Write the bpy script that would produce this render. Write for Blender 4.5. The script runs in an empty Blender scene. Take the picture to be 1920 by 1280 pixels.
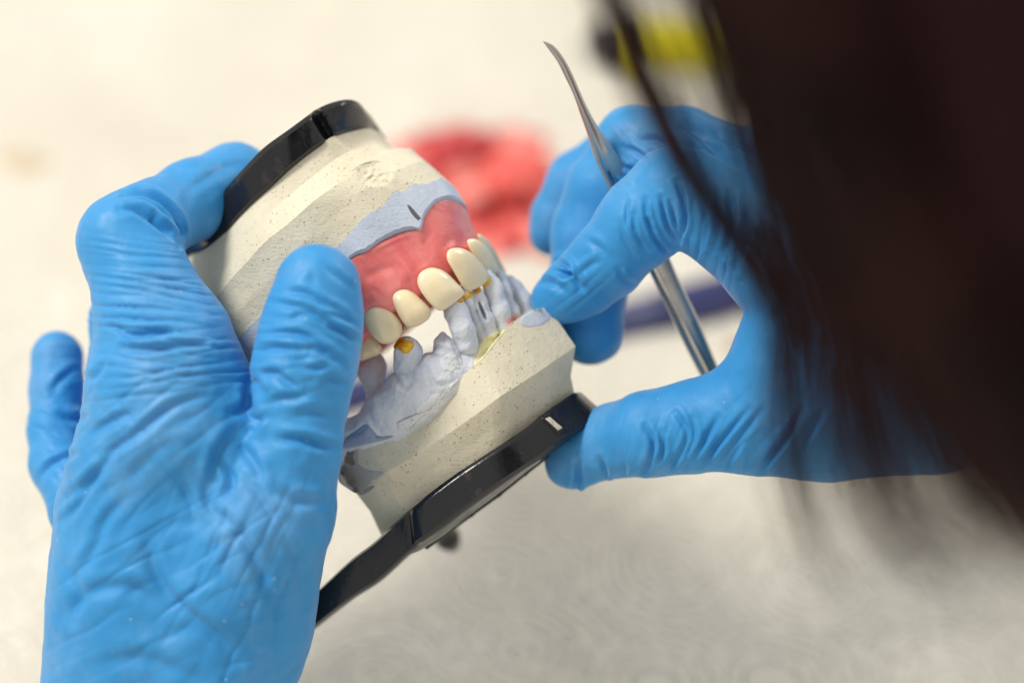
import bpy, bmesh, math, random
import numpy as np
from mathutils import Vector, Matrix, noise as mnoise

random.seed(7); rng = np.random.default_rng(7)
S = bpy.context.scene
COL = S.collection

# ------------------------------------------------------------------ camera
LENS, DF, PITCH, H0 = 85.0, 46.75, math.radians(40), 40.5      # mm, cm, rad, cm above the table
cam_d = bpy.data.cameras.new('camera'); cam = bpy.data.objects.new('camera', cam_d); COL.objects.link(cam)
cam_d.lens = LENS; cam_d.sensor_width = 36; cam_d.clip_start = 0.01; cam_d.clip_end = 50
cam.rotation_euler = (math.pi/2 - PITCH, 0, 0)
cam.location = (0, -0.48, H0/100)
cam_d.dof.use_dof = True; cam_d.dof.focus_distance = (DF - 0.05)/100; cam_d.dof.aperture_fstop = 4.0
S.camera = cam
R3 = np.array([[1, 0, 0], [0, math.sin(PITCH), math.cos(PITCH)], [0, math.cos(PITCH), -math.sin(PITCH)]]).T  # columns: right, up, forward
C0 = np.array([0, -48.0, H0])

# ------------------------------------------------------------------ world and lamps
W = bpy.data.worlds.new('World'); S.world = W; W.use_nodes = True
W.node_tree.nodes['Background'].inputs[0].default_value = (1.0, 0.98, 0.93, 1)
W.node_tree.nodes['Background'].inputs[1].default_value = 0.66
S.view_settings.view_transform = 'Standard'; S.view_settings.look = 'None'; S.view_settings.exposure = 0; S.view_settings.gamma = 1

def lamp(name, loc, target, size, power, col):
    l = bpy.data.lights.new(name, 'AREA'); l.shape = 'DISK'; l.size = size; l.energy = power; l.color = col
    o = bpy.data.objects.new(name, l); COL.objects.link(o); o.location = loc
    o.rotation_euler = (Vector(target) - Vector(loc)).to_track_quat('-Z', 'Y').to_euler()
    return o
AIM = (0.0, -0.12, 0.10)
lamp('lamp_key', (-0.60, -0.06, 0.95), AIM, 0.32, 9.8, (1.0, 0.955, 0.87))
lamp('window_light', (0.80, 0.60, 0.78), (0.05, 0.05, 0.05), 0.40, 5.2, (1.0, 0.99, 0.95))

# ------------------------------------------------------------------ space helpers
KP = 36.0/LENS/1920
def cc(p):
    """picture pixel of the photograph + depth offset (cm from the focus distance) -> point (right, up, forward) in cm"""
    p = np.atleast_2d(np.asarray(p, float)); z = DF + p[:, 2]
    return np.stack([(p[:, 0]-960)*KP*z, -(p[:, 1]-640)*KP*z, z], 1)
def wd(v):
    return (v @ R3.T + C0)*0.01
def PW(px, py, d):
    return wd(cc([(px, py, d)]))[0]
def proj(v):
    return np.stack([v[:, 0]/v[:, 2]/KP+960, -v[:, 1]/v[:, 2]/KP+640], 1)
def table_d(px, py, h=0.0):
    """depth offset at which a pixel's ray meets height h (cm) above the table"""
    z0 = np.array([0.0, 0.0, 1.0]); ray = np.array([(px-960)*KP, -(py-640)*KP, 1.0]) @ R3.T
    return (h - C0[2])/ray[2] - DF

def link(name, verts, faces, mat, parent=None, smooth=True, sharp=None, world=False):
    v = verts if world else wd(verts)
    if parent is not None: v = v - np.array(parent.location)
    me = bpy.data.meshes.new(name)
    me.from_pydata([tuple(x) for x in v], [], [tuple(int(i) for i in f) for f in faces])
    me.validate(); me.update()
    if smooth: me.shade_smooth()
    if sharp: me.set_sharp_from_angle(angle=math.radians(sharp))
    ms = mat if isinstance(mat, (list, tuple)) else [mat]
    for m in ms: me.materials.append(m)
    o = bpy.data.objects.new(name, me); COL.objects.link(o)
    if parent is not None: o.parent = parent
    return o
def thing(name, label, cat, loc, group=None):
    o = bpy.data.objects.new(name, None); COL.objects.link(o); o.location = tuple(loc); o.empty_display_size = 0.01
    o['label'] = label; o['category'] = cat
    if group: o['group'] = group
    return o
def tag(o, label, cat, group=None):
    o['label'] = label; o['category'] = cat
    if group: o['group'] = group
    return o

# ------------------------------------------------------------------ curves
def crom(pts, n, closed=False, tension=0.5):
    p = np.asarray(pts, float)
    if closed: q = np.vstack([p[-1], p, p[0], p[1]])
    else: q = np.vstack([2*p[0]-p[1], p, 2*p[-1]-p[-2]])
    out = []
    for i in range(1, len(q)-2):
        for t in np.linspace(0, 1, 24, endpoint=False):
            a, b, c, d = q[i-1], q[i], q[i+1], q[i+2]
            out.append(b + tension*(c-a)*t + (2*tension*a+(tension-3)*b+(3-2*tension)*c-tension*d)*t*t + (-tension*a+(2-tension)*b+(tension-2)*c+tension*d)*t**3)
    if not closed: out.append(q[-2])
    else: out.append(out[0])
    out = np.array(out)
    return resample(out, n, closed)
def resample(p, n, closed=False):
    p = np.asarray(p, float)
    s = np.concatenate([[0], np.cumsum(np.linalg.norm(np.diff(p[:, :2], axis=0), axis=1)+1e-9)])
    u = np.linspace(0, s[-1], n, endpoint=not closed)
    return np.stack([np.interp(u, s, p[:, k]) for k in range(p.shape[1])], 1)
def fbm(v, scale, octaves=3, seed=0.0):
    out = np.empty(len(v))
    for i, x in enumerate(v*scale+seed): out[i] = mnoise.fractal(Vector(x), 1.0, 2.0, octaves)
    return out
def pnoise(v, scale, seed=0.0):
    return np.array([mnoise.noise(Vector(x)) for x in v*scale+seed])

# ------------------------------------------------------------------ loft of closed rings
NF, NB = 150, 26
def ring(front, deep=4.0, jit=0, smooth=True, nf=NF, nb=NB):
    f = crom(front, nf) if smooth else resample(front, nf)
    if jit:
        ph = rng.uniform(0, 50)
        for i in range(nf):
            f[i, 1] += jit*(mnoise.noise(Vector((i*0.45, ph, 0))) + 0.6*mnoise.noise(Vector((i*1.1, ph, 3))))
    a, b = f[-1], f[0]; mid = (a+b)/2; D = max(a[2], b[2])
    back = [a]
    for t, dd in ((0.04, 0.9), (0.14, 2.1), (0.3, 3.2), (0.5, 3.9), (0.7, 3.2), (0.86, 2.1), (0.96, 0.9)):
        q = a*(1-t)+b*t; q = q.copy(); q[2] = (a[2]*(1-t)+b[2]*t) + dd*deep/3.9; back.append(q)
    back.append(b)
    bk = crom(back, nb+2)[1:-1]
    return np.vstack([f, bk])
def loft(keys, subs):
    rows = [keys[0]]
    for i in range(len(keys)-1):
        k = subs[i]
        for j in range(1, k+1): rows.append(keys[i]*(1-j/k)+keys[i+1]*(j/k))
    return rows
def rows_mesh(rows, caps=True):
    n = len(rows[0]); m = len(rows)
    v = cc(np.vstack(rows)); f = []
    for r in range(m-1):
        for i in range(n):
            j = (i+1) % n
            f.append((r*n+i, r*n+j, (r+1)*n+j, (r+1)*n+i))
    if caps:
        c0 = len(v); v = np.vstack([v, v[:n].mean(0), v[(m-1)*n:m*n].mean(0)])
        for i in range(n):
            j = (i+1) % n
            f.append((c0, j, i)); f.append((c0+1, (m-1)*n+i, (m-1)*n+j))
    return v, f
def flip_out(v, f):
    """make the faces look outwards"""
    vol = 0.0; A = np.asarray(v)
    c = A.mean(0)
    for q in f:
        a, b, d = A[q[0]]-c, A[q[1]]-c, A[q[2]]-c
        vol += np.dot(a, np.cross(b, d))
        if len(q) == 4:
            e = A[q[3]]-c; vol += np.dot(a, np.cross(d, e))
    # camera space here is left handed (right, up, forward) so a positive volume means inwards after the turn
    return f if vol < 0 else [tuple(reversed(q)) for q in f]

# ------------------------------------------------------------------ pillow solids from an outline
def pillow(outline, d0, gx=0, gy=0, hf=0.2, hb=0.1, M=56, Rn=14, p=2.4, q=2.0, mod=None, closed_smooth=True):
    o = crom(outline, M, True) if closed_smooth else resample(np.vstack([outline, outline[:1]]), M, True)
    c = o.mean(0); V = []; F = []
    def plane(xy): return d0 + gx*(xy[0]-c[0])/97 + gy*(xy[1]-c[1])/97
    for side, h in ((1, hf), (-1, hb)):
        base = len(V)
        V.append((c[0], c[1], plane(c) - side*h - (mod(c, 0.0) if mod and side > 0 else 0)))
        rs = np.sin(np.linspace(0, math.pi/2, Rn+1)[1:])
        for k, r in enumerate(rs):
            if side < 0 and k == Rn-1: break
            for i in range(M):
                xy = c + r*(o[i]-c)
                hh = h*max(0, 1-r**p)**(1/q)
                V.append((xy[0], xy[1], plane(xy) - side*hh - (mod(xy, r)*(1-r**4) if mod and side > 0 else 0)))
        nR = Rn if side > 0 else Rn-1
        for i in range(M): F.append((base, base+1+i, base+1+(i+1) % M) if side > 0 else (base, base+1+(i+1) % M, base+1+i))
        for k in range(nR-1):
            for i in range(M):
                a = base+1+k*M+i; b = base+1+k*M+(i+1) % M
                F.append((a, a+M, b+M, b) if side > 0 else (a, b, b+M, a+M))
        if side > 0: rim = base+1+(Rn-1)*M
        else:
            l = base+1+(nR-1)*M
            for i in range(M): F.append((l+i, l+(i+1) % M, rim+(i+1) % M, rim+i))
    v = cc(np.array(V))
    return v, flip_out(v, F)

from mathutils.bvhtree import BVHTree
def decal(name, objs, outline, m, parent, lift=0.008, dome=0.0, M=40, Rn=8, closed=True):
    """a thin solid laid on the surface of other parts"""
    trees = []
    for ob in objs:
        off = np.array(ob.parent.location)
        trees.append(BVHTree.FromPolygons([tuple(np.array(q.co)+off) for q in ob.data.vertices], [tuple(p.vertices) for p in ob.data.polygons]))
    cl = np.array(cam.location)
    o = crom(outline, M, True) if closed else resample(np.vstack([outline, outline[:1]]), M, True)
    c = o.mean(0)
    def hit(xy):
        d = PW(xy[0], xy[1], 0)-cl; d /= np.linalg.norm(d); best = None
        for t_ in trees:
            r_ = t_.ray_cast(Vector(cl), Vector(d))
            if r_[0] is not None and (best is None or r_[3] < best): best = r_[3]
        return d, best
    pts = [(c, 0.0)]+[(c+r*(o[i]-c), r) for r in np.linspace(0, 1, Rn+1)[1:] for i in range(M)]
    hs = [hit(p[0]) for p in pts]; ok = [h[1] for h in hs if h[1] is not None]; md = float(np.median(ok))
    front, backv = [], []
    for (xy, r), (d, t_) in zip(pts, hs):
        t_ = md if (t_ is None or abs(t_-md) > 0.006) else t_
        w = 0.8+0.4*mnoise.noise(Vector((xy[0]*.15, xy[1]*.15, 2)))
        hgt = lift*(1-0.9*r**6) + dome*w*math.sqrt(max(0, 1-r**2.2))
        front.append(cl+d*(t_-hgt/100)); backv.append(cl+d*(t_+0.0006))
    nv = len(front); F = []
    for base, fl in ((0, 0), (nv, 1)):
        q = [(base, base+1+i, base+1+(i+1) % M) for i in range(M)]
        for k in range(Rn-1):
            for i in range(M):
                a = base+1+k*M+i; b = base+1+k*M+(i+1) % M; q.append((a, a+M, b+M, b))
        F += [tuple(reversed(x)) for x in q] if not fl else q
    l0 = 1+(Rn-1)*M
    for i in range(M): F.append((l0+i, l0+(i+1) % M, nv+l0+(i+1) % M, nv+l0+i))
    me_o = link(name, np.array(front+backv), F, m, parent, world=True)
    bm = bmesh.new(); bm.from_mesh(me_o.data); bmesh.ops.recalc_face_normals(bm, faces=bm.faces); bm.to_mesh(me_o.data); bm.free()
    return me_o

# ------------------------------------------------------------------ implicit surfaces
def surface_nets(f, org, h):
    s = f < 0; nx, ny, nz = f.shape
    cnt = np.zeros((nx-1, ny-1, nz-1)); acc = np.zeros((nx-1, ny-1, nz-1, 3))
    offs = [(i, j, k) for i in (0, 1) for j in (0, 1) for k in (0, 1)]
    def sub(a, o): return a[o[0]:o[0]+nx-1, o[1]:o[1]+ny-1, o[2]:o[2]+nz-1]
    for a in offs:
        for ax in range(3):
            if a[ax]: continue
            b = list(a); b[ax] = 1; b = tuple(b)
            fa, fb = sub(f, a), sub(f, b); m = (fa < 0) != (fb < 0)
            den = np.where(m, fa-fb, 1.0); t = np.where(m, fa/den, 0)
            cnt += m
            for x in range(3):
                acc[..., x] += m*(a[x] + (t if x == ax else 0))
    act = cnt > 0
    idx = -np.ones(act.shape, int); idx[act] = np.arange(act.sum())
    cell = np.argwhere(act)
    V = (acc[act]/cnt[act][:, None] + cell)*h + org
    F = []
    for ax in range(3):
        o1, o2 = [(1, 2), (2, 0), (0, 1)][ax]
        sl0 = [slice(None)]*3; sl1 = [slice(None)]*3
        sl0[ax] = slice(0, -1); sl1[ax] = slice(1, None)
        s0, s1 = s[tuple(sl0)], s[tuple(sl1)]
        ed = np.argwhere(s0 != s1)
        ok = (ed[:, o1] > 0) & (ed[:, o2] > 0) & (ed[:, o1] < f.shape[o1]-1) & (ed[:, o2] < f.shape[o2]-1)
        ed = ed[ok]
        fl = s0[tuple(ed.T)]
        def g(d1, d2):
            e = ed.copy(); e[:, o1] -= d1; e[:, o2] -= d2
            return idx[tuple(e.T)]
        q = np.stack([g(1, 1), g(0, 1), g(0, 0), g(1, 0)], 1)
        q[fl] = q[fl][:, ::-1]
        F.append(q)
    return V, np.vstack(F)
def smin(a, b, k):
    h = np.clip(0.5+0.5*(b-a)/k, 0, 1)
    return b*(1-h)+a*h - k*h*(1-h)
class Field:
    """smooth union of tapered capsules; points are (px, py, depth cm, radius px)"""
    def __init__(s): s.prims = []
    def chain(s, pts, k=0.25, sq=1.0, grp=0):
        for a, b in zip(pts[:-1], pts[1:]):
            pa, pb = cc([a[:3]])[0], cc([b[:3]])[0]
            s.prims.append((pa, pb, a[3]*KP*pa[2], b[3]*KP*pb[2], k, sq, grp))
    def mesh(s, h, kg=0.12, extra=None):
        lo = np.min([np.minimum(p[0]-p[2], p[1]-p[3]) for p in s.prims], 0)-4*h
        hi = np.max([np.maximum(p[0]+p[2], p[1]+p[3]) for p in s.prims], 0)+4*h
        n = np.ceil((hi-lo)/h).astype(int)+1
        ax = [lo[i]+h*np.arange(n[i]) for i in range(3)]
        X, Y, Z = np.meshgrid(*ax, indexing='ij', sparse=False)
        X = X.astype(np.float32); Y = Y.astype(np.float32); Z = Z.astype(np.float32)
        groups = {}
        for (a, b, ra, rb, k, sq, grp) in s.prims:
            mlo = np.minimum(a-ra, b-rb)-0.8; mhi = np.maximum(a+ra, b+rb)+0.8
            sl = tuple(slice(max(0, int((mlo[i]-lo[i])/h)), min(n[i], int((mhi[i]-lo[i])/h)+2)) for i in range(3))
            ab = b-a; L2 = float(ab@ab)+1e-9
            px, py, pz = X[sl]-a[0], Y[sl]-a[1], Z[sl]-a[2]
            t = np.clip((px*ab[0]+py*ab[1]+pz*ab[2])/L2, 0, 1)
            d = np.sqrt((px-t*ab[0])**2+(py-t*ab[1])**2+((pz-t*ab[2])/sq)**2) - (ra+(rb-ra)*t)
            if grp not in groups: groups[grp] = np.full(X.shape, 3.0, np.float32)
            g = groups[grp]; g[sl] = smin(g[sl], d, k)
        out = None
        for g in groups.values(): out = g if out is None else smin(out, g, kg)
        if extra is not None: out = extra(out, X, Y, Z)
        V, F = surface_nets(out, lo, h)
        return V, F
def subdivided(v, f, levels=1):
    me = bpy.data.meshes.new('tmp'); me.from_pydata([tuple(x) for x in v], [], [tuple(int(i) for i in q) for q in f]); me.validate()
    o = bpy.data.objects.new('tmp', me); COL.objects.link(o)
    if levels:
        m = o.modifiers.new('s', 'SUBSURF'); m.levels = levels; m.render_levels = levels; m.boundary_smooth = 'ALL'
    dg = bpy.context.evaluated_depsgraph_get(); e = o.evaluated_get(dg).to_mesh()
    nv = len(e.vertices); V = np.empty(nv*3); e.vertices.foreach_get('co', V); V = V.reshape(-1, 3)
    N = np.empty(nv*3); e.vertices.foreach_get('normal', N); N = -N.reshape(-1, 3)   # camera space is left handed
    F = [tuple(p.vertices) for p in e.polygons]
    o.evaluated_get(dg).to_mesh_clear(); bpy.data.objects.remove(o); bpy.data.meshes.remove(me)
    return V, N, F
def orient(V, N, F):
    """outward normals in camera space; faces kept so that they are outward in the world"""
    return N
STROKE_W, STROKE_A = 1.0, 1.0
def stroke_disp(uv, face, strokes):
    h = np.zeros(len(uv))
    for st in strokes:
        pts, w, amp = st[0], st[1]*STROKE_W, st[2]*STROKE_A
        ridge = st[3] if len(st) > 3 else 0.7
        p = crom(pts, max(8, 5*len(pts))) if len(pts) > 2 else resample(np.array(pts, float), 8)
        lo, hi = p.min(0)-4*w, p.max(0)+4*w
        sel = np.where((uv[:, 0] > lo[0]) & (uv[:, 0] < hi[0]) & (uv[:, 1] > lo[1]) & (uv[:, 1] < hi[1]) & (face > 0.05))[0]
        if not len(sel): continue
        q = uv[sel]; best = np.full(len(q), 1e9); sd = np.zeros(len(q)); tt = np.zeros(len(q)); n = len(p)-1
        for i in range(n):
            a, b = p[i], p[i+1]; ab = b-a; L = ab@ab+1e-9
            t = np.clip(((q-a)@ab)/L, 0, 1); r = q-(a+t[:, None]*ab); d = np.hypot(r[:, 0], r[:, 1])
            m = d < best; best[m] = d[m]; tt[m] = (i+t[m])/n
            sd[m] = np.sign(ab[0]*r[m, 1]-ab[1]*r[m, 0])*d[m]
        env = np.sqrt(np.clip(np.sin(np.pi*np.clip(tt, 0.02, 0.98)), 0, 1))
        h[sel] += amp*env*np.minimum(1, face[sel]*3)*(-np.exp(-(sd/w)**2) + ridge*np.exp(-((sd+1.9*w)/(1.2*w))**2) + 0.45*ridge*np.exp(-((sd-2.0*w)/(1.3*w))**2))
    return h
def wave_disp(uv, face, v3, fields):
    h = np.zeros(len(uv))
    for (cx, cy, rx, ry, ang, lam, amp, warp) in fields:
        a = math.radians(ang); dx, dy = uv[:, 0]-cx, uv[:, 1]-cy
        u = dx*math.cos(a)+dy*math.sin(a); w = -dx*math.sin(a)+dy*math.cos(a)   # waves travel along u
        g = np.exp(-(u/rx)**2-(w/ry)**2)
        sel = np.where((g > 0.03) & (face > 0))[0]
        if not len(sel): continue
        q = np.stack([u[sel]/70, w[sel]/230, np.full(len(sel), cx*0.37)], 1)
        n1 = pnoise(q, 1.0); n2 = pnoise(q, 2.3, 9.1)
        q2 = np.stack([u[sel]/32, w[sel]/170, np.full(len(sel), cy*0.21)], 1)
        n3 = pnoise(q2, 1.0, 4.2)
        ph = u[sel]/lam*np.pi + warp*(n1+0.45*n2)
        rid = (1-np.abs(np.sin(ph)))**1.7 - 0.3
        h[sel] -= amp*g[sel]*rid*np.clip(0.55+1.2*n3, 0.05, 1.4)*np.minimum(1, face[sel]*2.5)
    return h

# ------------------------------------------------------------------ materials
def mat(name, col, rough=0.5, spec=0.5, metal=0.0, sss=0.0, sssr=(1, .5, .3), ssc=0.003, coat=0.0):
    m = bpy.data.materials.new(name); m.use_nodes = True
    b = m.node_tree.nodes['Principled BSDF']
    b.inputs['Base Color'].default_value = (*col, 1); b.inputs['Roughness'].default_value = rough
    b.inputs['Metallic'].default_value = metal; b.inputs['Specular IOR Level'].default_value = spec
    b.inputs['Subsurface Weight'].default_value = sss; b.inputs['Subsurface Radius'].default_value = sssr; b.inputs['Subsurface Scale'].default_value = ssc
    b.inputs['Coat Weight'].default_value = coat
    return m
def nd(m, t, **kw):
    n = m.node_tree.nodes.new(t)
    for k, v in kw.items():
        if k.startswith('i_'): n.inputs[k[2:].replace('_', ' ')].default_value = v
        else: setattr(n, k, v)
    return n
def lk(m, a, b): m.node_tree.links.new(a, b)
def bsdf(m): return m.node_tree.nodes['Principled BSDF']
def geo(m):
    return nd(m, 'ShaderNodeTexCoord').outputs['Object']
def mixcol(m, fac, a, b):
    n = nd(m, 'ShaderNodeMix', data_type='RGBA')
    for s, v in ((n.inputs[6], a), (n.inputs[7], b)):
        if isinstance(v, tuple): s.default_value = (*v, 1)
        else: lk(m, v, s)
    lk(m, fac, n.inputs[0]); return n.outputs[2]
def ramp(m, src, lo, hi):
    n = nd(m, 'ShaderNodeMapRange'); n.inputs[1].default_value = lo; n.inputs[2].default_value = hi; lk(m, src, n.inputs[0]); return n.outputs[0]
def tex_noise(m, scale, detail=4, rough=0.55, vec=None, dist=0):
    n = nd(m, 'ShaderNodeTexNoise'); n.inputs['Scale'].default_value = scale; n.inputs['Detail'].default_value = detail; n.inputs['Roughness'].default_value = rough; n.inputs['Distortion'].default_value = dist
    lk(m, vec if vec is not None else geo(m), n.inputs['Vector']); return n.outputs[0]
def bump(m, h, dist, strength=1.0, prev=None):
    n = nd(m, 'ShaderNodeBump'); n.inputs['Distance'].default_value = dist; n.inputs['Strength'].default_value = strength
    lk(m, h, n.inputs['Height'])
    if prev is not None: lk(m, prev, n.inputs['Normal'])
    return n.outputs[0]
def mathn(m, op, a, b=None):
    n = nd(m, 'ShaderNodeMath', operation=op)
    for s, v in ((n.inputs[0], a), (n.inputs[1], b)):
        if v is None: continue
        if isinstance(v, (int, float)): s.default_value = v
        else: lk(m, v, s)
    return n.outputs[0]

def stone(name, c1, c2, pore=(0.2, 0.16, 0.1), pores=1.0, rough=0.75, dens=850, grain=1.0):
    m = mat(name, c1, rough, 0.3)
    g = geo(m)
    base = mixcol(m, ramp(m, tex_noise(m, 55, 5, 0.6, g), 0.35, 0.68), c1, c2)
    out = base; bn = bump(m, tex_noise(m, 1500, 4, 0.7, g), 0.00025, 0.5*grain)
    bn = bump(m, tex_noise(m, 260, 3, 0.6, g), 0.0007, 0.4*grain, bn)
    mp = nd(m, 'ShaderNodeMapping'); mp.inputs['Rotation'].default_value = (.4, .3, .7); mp.inputs['Scale'].default_value = (1, 9, 9); lk(m, g, mp.inputs['Vector'])
    bn = bump(m, tex_noise(m, 330, 3, 0.6, mp.outputs[0]), 0.0003, 0.35*grain, bn)
    patch = ramp(m, tex_noise(m, 70, 3, 0.6, g), 0.3, 0.52)
    for sc, th, amt in ((dens, 0.15, 0.9), (dens*1.7, 0.18, 0.8), (dens*0.45, 0.085, 1.0)):
        v = nd(m, 'ShaderNodeTexVoronoi'); v.inputs['Scale'].default_value = sc; v.inputs['Randomness'].default_value = 1.0; lk(m, g, v.inputs['Vector'])
        sel = ramp(m, nd_sep(m, v.outputs['Color']), 0.50, 0.54)
        msk = mathn(m, 'MULTIPLY', ramp(m, v.outputs['Distance'], th, th*0.55), sel)
        msk = mathn(m, 'MULTIPLY', mathn(m, 'MULTIPLY', msk, patch), amt*pores)
        out = mixcol(m, mathn(m, 'MULTIPLY', msk, 0.42), out, pore)
        bn = bump(m, mathn(m, 'MULTIPLY', msk, -1.0), 0.0006, 0.8, bn)
    lk(m, out, bsdf(m).inputs['Base Color']); lk(m, bn, bsdf(m).inputs['Normal'])
    return m
def nd_sep(m, colout):
    n = nd(m, 'ShaderNodeSeparateColor'); lk(m, colout, n.inputs[0]); return n.outputs[0]

M_STONE = stone('cream_stone', (0.745, 0.69, 0.545), (0.62, 0.56, 0.42))
M_BLUE = stone('blue_stone', (0.55, 0.60, 0.69), (0.48, 0.54, 0.65), pore=(0.15, 0.16, 0.2), pores=0.25)
M_RIDGE = stone('blue_ridge_stone', (0.74, 0.76, 0.80), (0.50, 0.55, 0.66), pore=(0.3, 0.3, 0.34), pores=0.2, rough=0.6, grain=.8)
M_PLATE = mat('black_plastic', (0.010, 0.010, 0.012), 0.2, 0.5)
g = geo(M_PLATE); lk(M_PLATE, bump(M_PLATE, tex_noise(M_PLATE, 700, 4, 0.6, g), 0.00015, 0.4), bsdf(M_PLATE).inputs['Normal'])
lk(M_PLATE, mixcol(M_PLATE, mathn(M_PLATE, 'MULTIPLY', ramp(M_PLATE, tex_noise(M_PLATE, 210, 6, 0.75, g), .58, .8), .35), (0.010, 0.010, 0.012), (.16, .14, .11)), bsdf(M_PLATE).inputs['Base Color'])
lk(M_PLATE, ramp(M_PLATE, tex_noise(M_PLATE, 130, 4, 0.7, g), 0.25, 1.6), bsdf(M_PLATE).inputs['Roughness'])
M_GUM = mat('pink_wax', (0.62, 0.13, 0.135), 0.34, 0.4, sss=0.3, sssr=(1, .35, .3), ssc=0.003)
g = geo(M_GUM)
lk(M_GUM, mixcol(M_GUM, ramp(M_GUM, tex_noise(M_GUM, 85, 5, 0.65, g, 1.0), 0.36, 0.66), (0.68, 0.14, 0.14), (0.79, 0.25, 0.23)), bsdf(M_GUM).inputs['Base Color'])
lk(M_GUM, bump(M_GUM, tex_noise(M_GUM, 600, 4, 0.6, g), 0.0003, 0.5, bump(M_GUM, tex_noise(M_GUM, 160, 3, 0.5, g, 1.5), 0.0006, 0.3)), bsdf(M_GUM).inputs['Normal'])
M_TOOTH = mat('ivory_acrylic', (0.86, 0.735, 0.50), 0.16, 0.5, sss=0.5, sssr=(1, .7, .4), ssc=0.002, coat=0.3)
oi = nd(M_TOOTH, 'ShaderNodeObjectInfo')
lk(M_TOOTH, mixcol(M_TOOTH, oi.outputs['Random'], (0.87, 0.75, 0.52), (0.80, 0.665, 0.42)), bsdf(M_TOOTH).inputs['Base Color'])
g = geo(M_TOOTH); lk(M_TOOTH, bump(M_TOOTH, tex_noise(M_TOOTH, 500, 3, 0.5, g), 0.0001, 0.35), bsdf(M_TOOTH).inputs['Normal'])
M_YEL = mat('yellow_wax', (0.80, 0.47, 0.03), 0.45, 0.35, sss=0.3)
g = geo(M_YEL); lk(M_YEL, mixcol(M_YEL, ramp(M_YEL, tex_noise(M_YEL, 420, 3, .6, g), .4, .62), (0.86, 0.50, 0.03), (0.62, 0.22, 0.012)), bsdf(M_YEL).inputs['Base Color'])
M_PALE = mat('lit_ledge_yellow', (0.88, 0.80, 0.46), 0.5, 0.4, sss=0.2)  # bright tone painted for the lit stone ledge
M_PINK = mat('pink_wax_flake', (0.78, 0.42, 0.38), 0.5)
M_PENCIL = mat('graphite', (0.09, 0.09, 0.1), 0.5)
M_DARK = mat('recess_shade', (0.16, 0.17, 0.2), 0.4)  # dark tone painted for the shade inside recesses
M_STEEL = mat('brushed_steel', (0.52, 0.49, 0.45), 0.22, 0.5, metal=1.0)
g = geo(M_STEEL); lk(M_STEEL, ramp(M_STEEL, tex_noise(M_STEEL, 300, 4, 0.7, g), -0.1, 1.7), bsdf(M_STEEL).inputs['Roughness'])
M_GLOVE = mat('blue_nitrile', (0.04, 0.25, 0.62), 0.48, 0.35, sss=0.0)
g = geo(M_GLOVE)
lk(M_GLOVE, mixcol(M_GLOVE, ramp(M_GLOVE, tex_noise(M_GLOVE, 60, 4, 0.6, g), 0.3, 0.75), (0.024, 0.25, 0.585), (0.048, 0.30, 0.65)), bsdf(M_GLOVE).inputs['Base Color'])
bn = bump(M_GLOVE, tex_noise(M_GLOVE, 2600, 2, 0.5, g), 0.00012, 0.35)
lk(M_GLOVE, bump(M_GLOVE, tex_noise(M_GLOVE, 420, 3, 0.55, g), 0.0003, 0.3, bn), bsdf(M_GLOVE).inputs['Normal'])
bsdf(M_GLOVE).inputs['Sheen Weight'].default_value = 0.2; bsdf(M_GLOVE).inputs['Sheen Roughness'].default_value = 0.4
vd = nd(M_GLOVE, 'ShaderNodeTexVoronoi'); vd.inputs['Scale'].default_value = 330; lk(M_GLOVE, g, vd.inputs['Vector'])
dust = mathn(M_GLOVE, 'MULTIPLY', ramp(M_GLOVE, vd.outputs['Distance'], .10, .05), ramp(M_GLOVE, nd_sep(M_GLOVE, vd.outputs['Color']), .80, .84))
film = mathn(M_GLOVE, 'MULTIPLY', ramp(M_GLOVE, tex_noise(M_GLOVE, 45, 5, .65, g), .5, .8), 0.28)
lk(M_GLOVE, mixcol(M_GLOVE, mathn(M_GLOVE, 'MAXIMUM', mathn(M_GLOVE, 'MULTIPLY', dust, .6), film), bsdf(M_GLOVE).inputs['Base Color'].links[0].from_socket, (.42, .58, .74)), bsdf(M_GLOVE).inputs['Base Color'])
lk(M_GLOVE, ramp(M_GLOVE, tex_noise(M_GLOVE, 80, 5, .7, g), -.38, 1.3), bsdf(M_GLOVE).inputs['Roughness'])
M_HAIR = mat('dark_brown_hair', (0.030, 0.010, 0.008), 0.5, 0.25)
gh = geo(M_HAIR); lk(M_HAIR, mixcol(M_HAIR, ramp(M_HAIR, tex_noise(M_HAIR, 55, 3, .6, gh), .42, .72), (0.011, 0.003, 0.003), (0.055, 0.016, 0.013)), bsdf(M_HAIR).inputs['Base Color'])
M_SKIN = mat('scalp_hair', (0.012, 0.003, 0.003), 0.8, 0.1)

# ------------------------------------------------------------------ table and paper towel
M_TABLE = mat('white_laminate', (0.80, 0.77, 0.70), 0.55, 0.4)
M_TOWEL = mat('embossed_paper', (0.83, 0.80, 0.73), 0.9, 0.1)
g = geo(M_TOWEL)
v = nd(M_TOWEL, 'ShaderNodeTexVoronoi'); v.inputs['Scale'].default_value = 33; v.inputs['Randomness'].default_value = 0.55; wv = nd(M_TOWEL, 'ShaderNodeTexNoise'); wv.inputs['Scale'].default_value = 40; lk(M_TOWEL, g, wv.inputs['Vector'])
wm = nd(M_TOWEL, 'ShaderNodeVectorMath', operation='SCALE'); wm.inputs[3].default_value = 0.007; lk(M_TOWEL, wv.outputs[1], wm.inputs[0])
wa = nd(M_TOWEL, 'ShaderNodeVectorMath', operation='ADD'); lk(M_TOWEL, g, wa.inputs[0]); lk(M_TOWEL, wm.outputs[0], wa.inputs[1]); lk(M_TOWEL, wa.outputs[0], v.inputs['Vector'])
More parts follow.
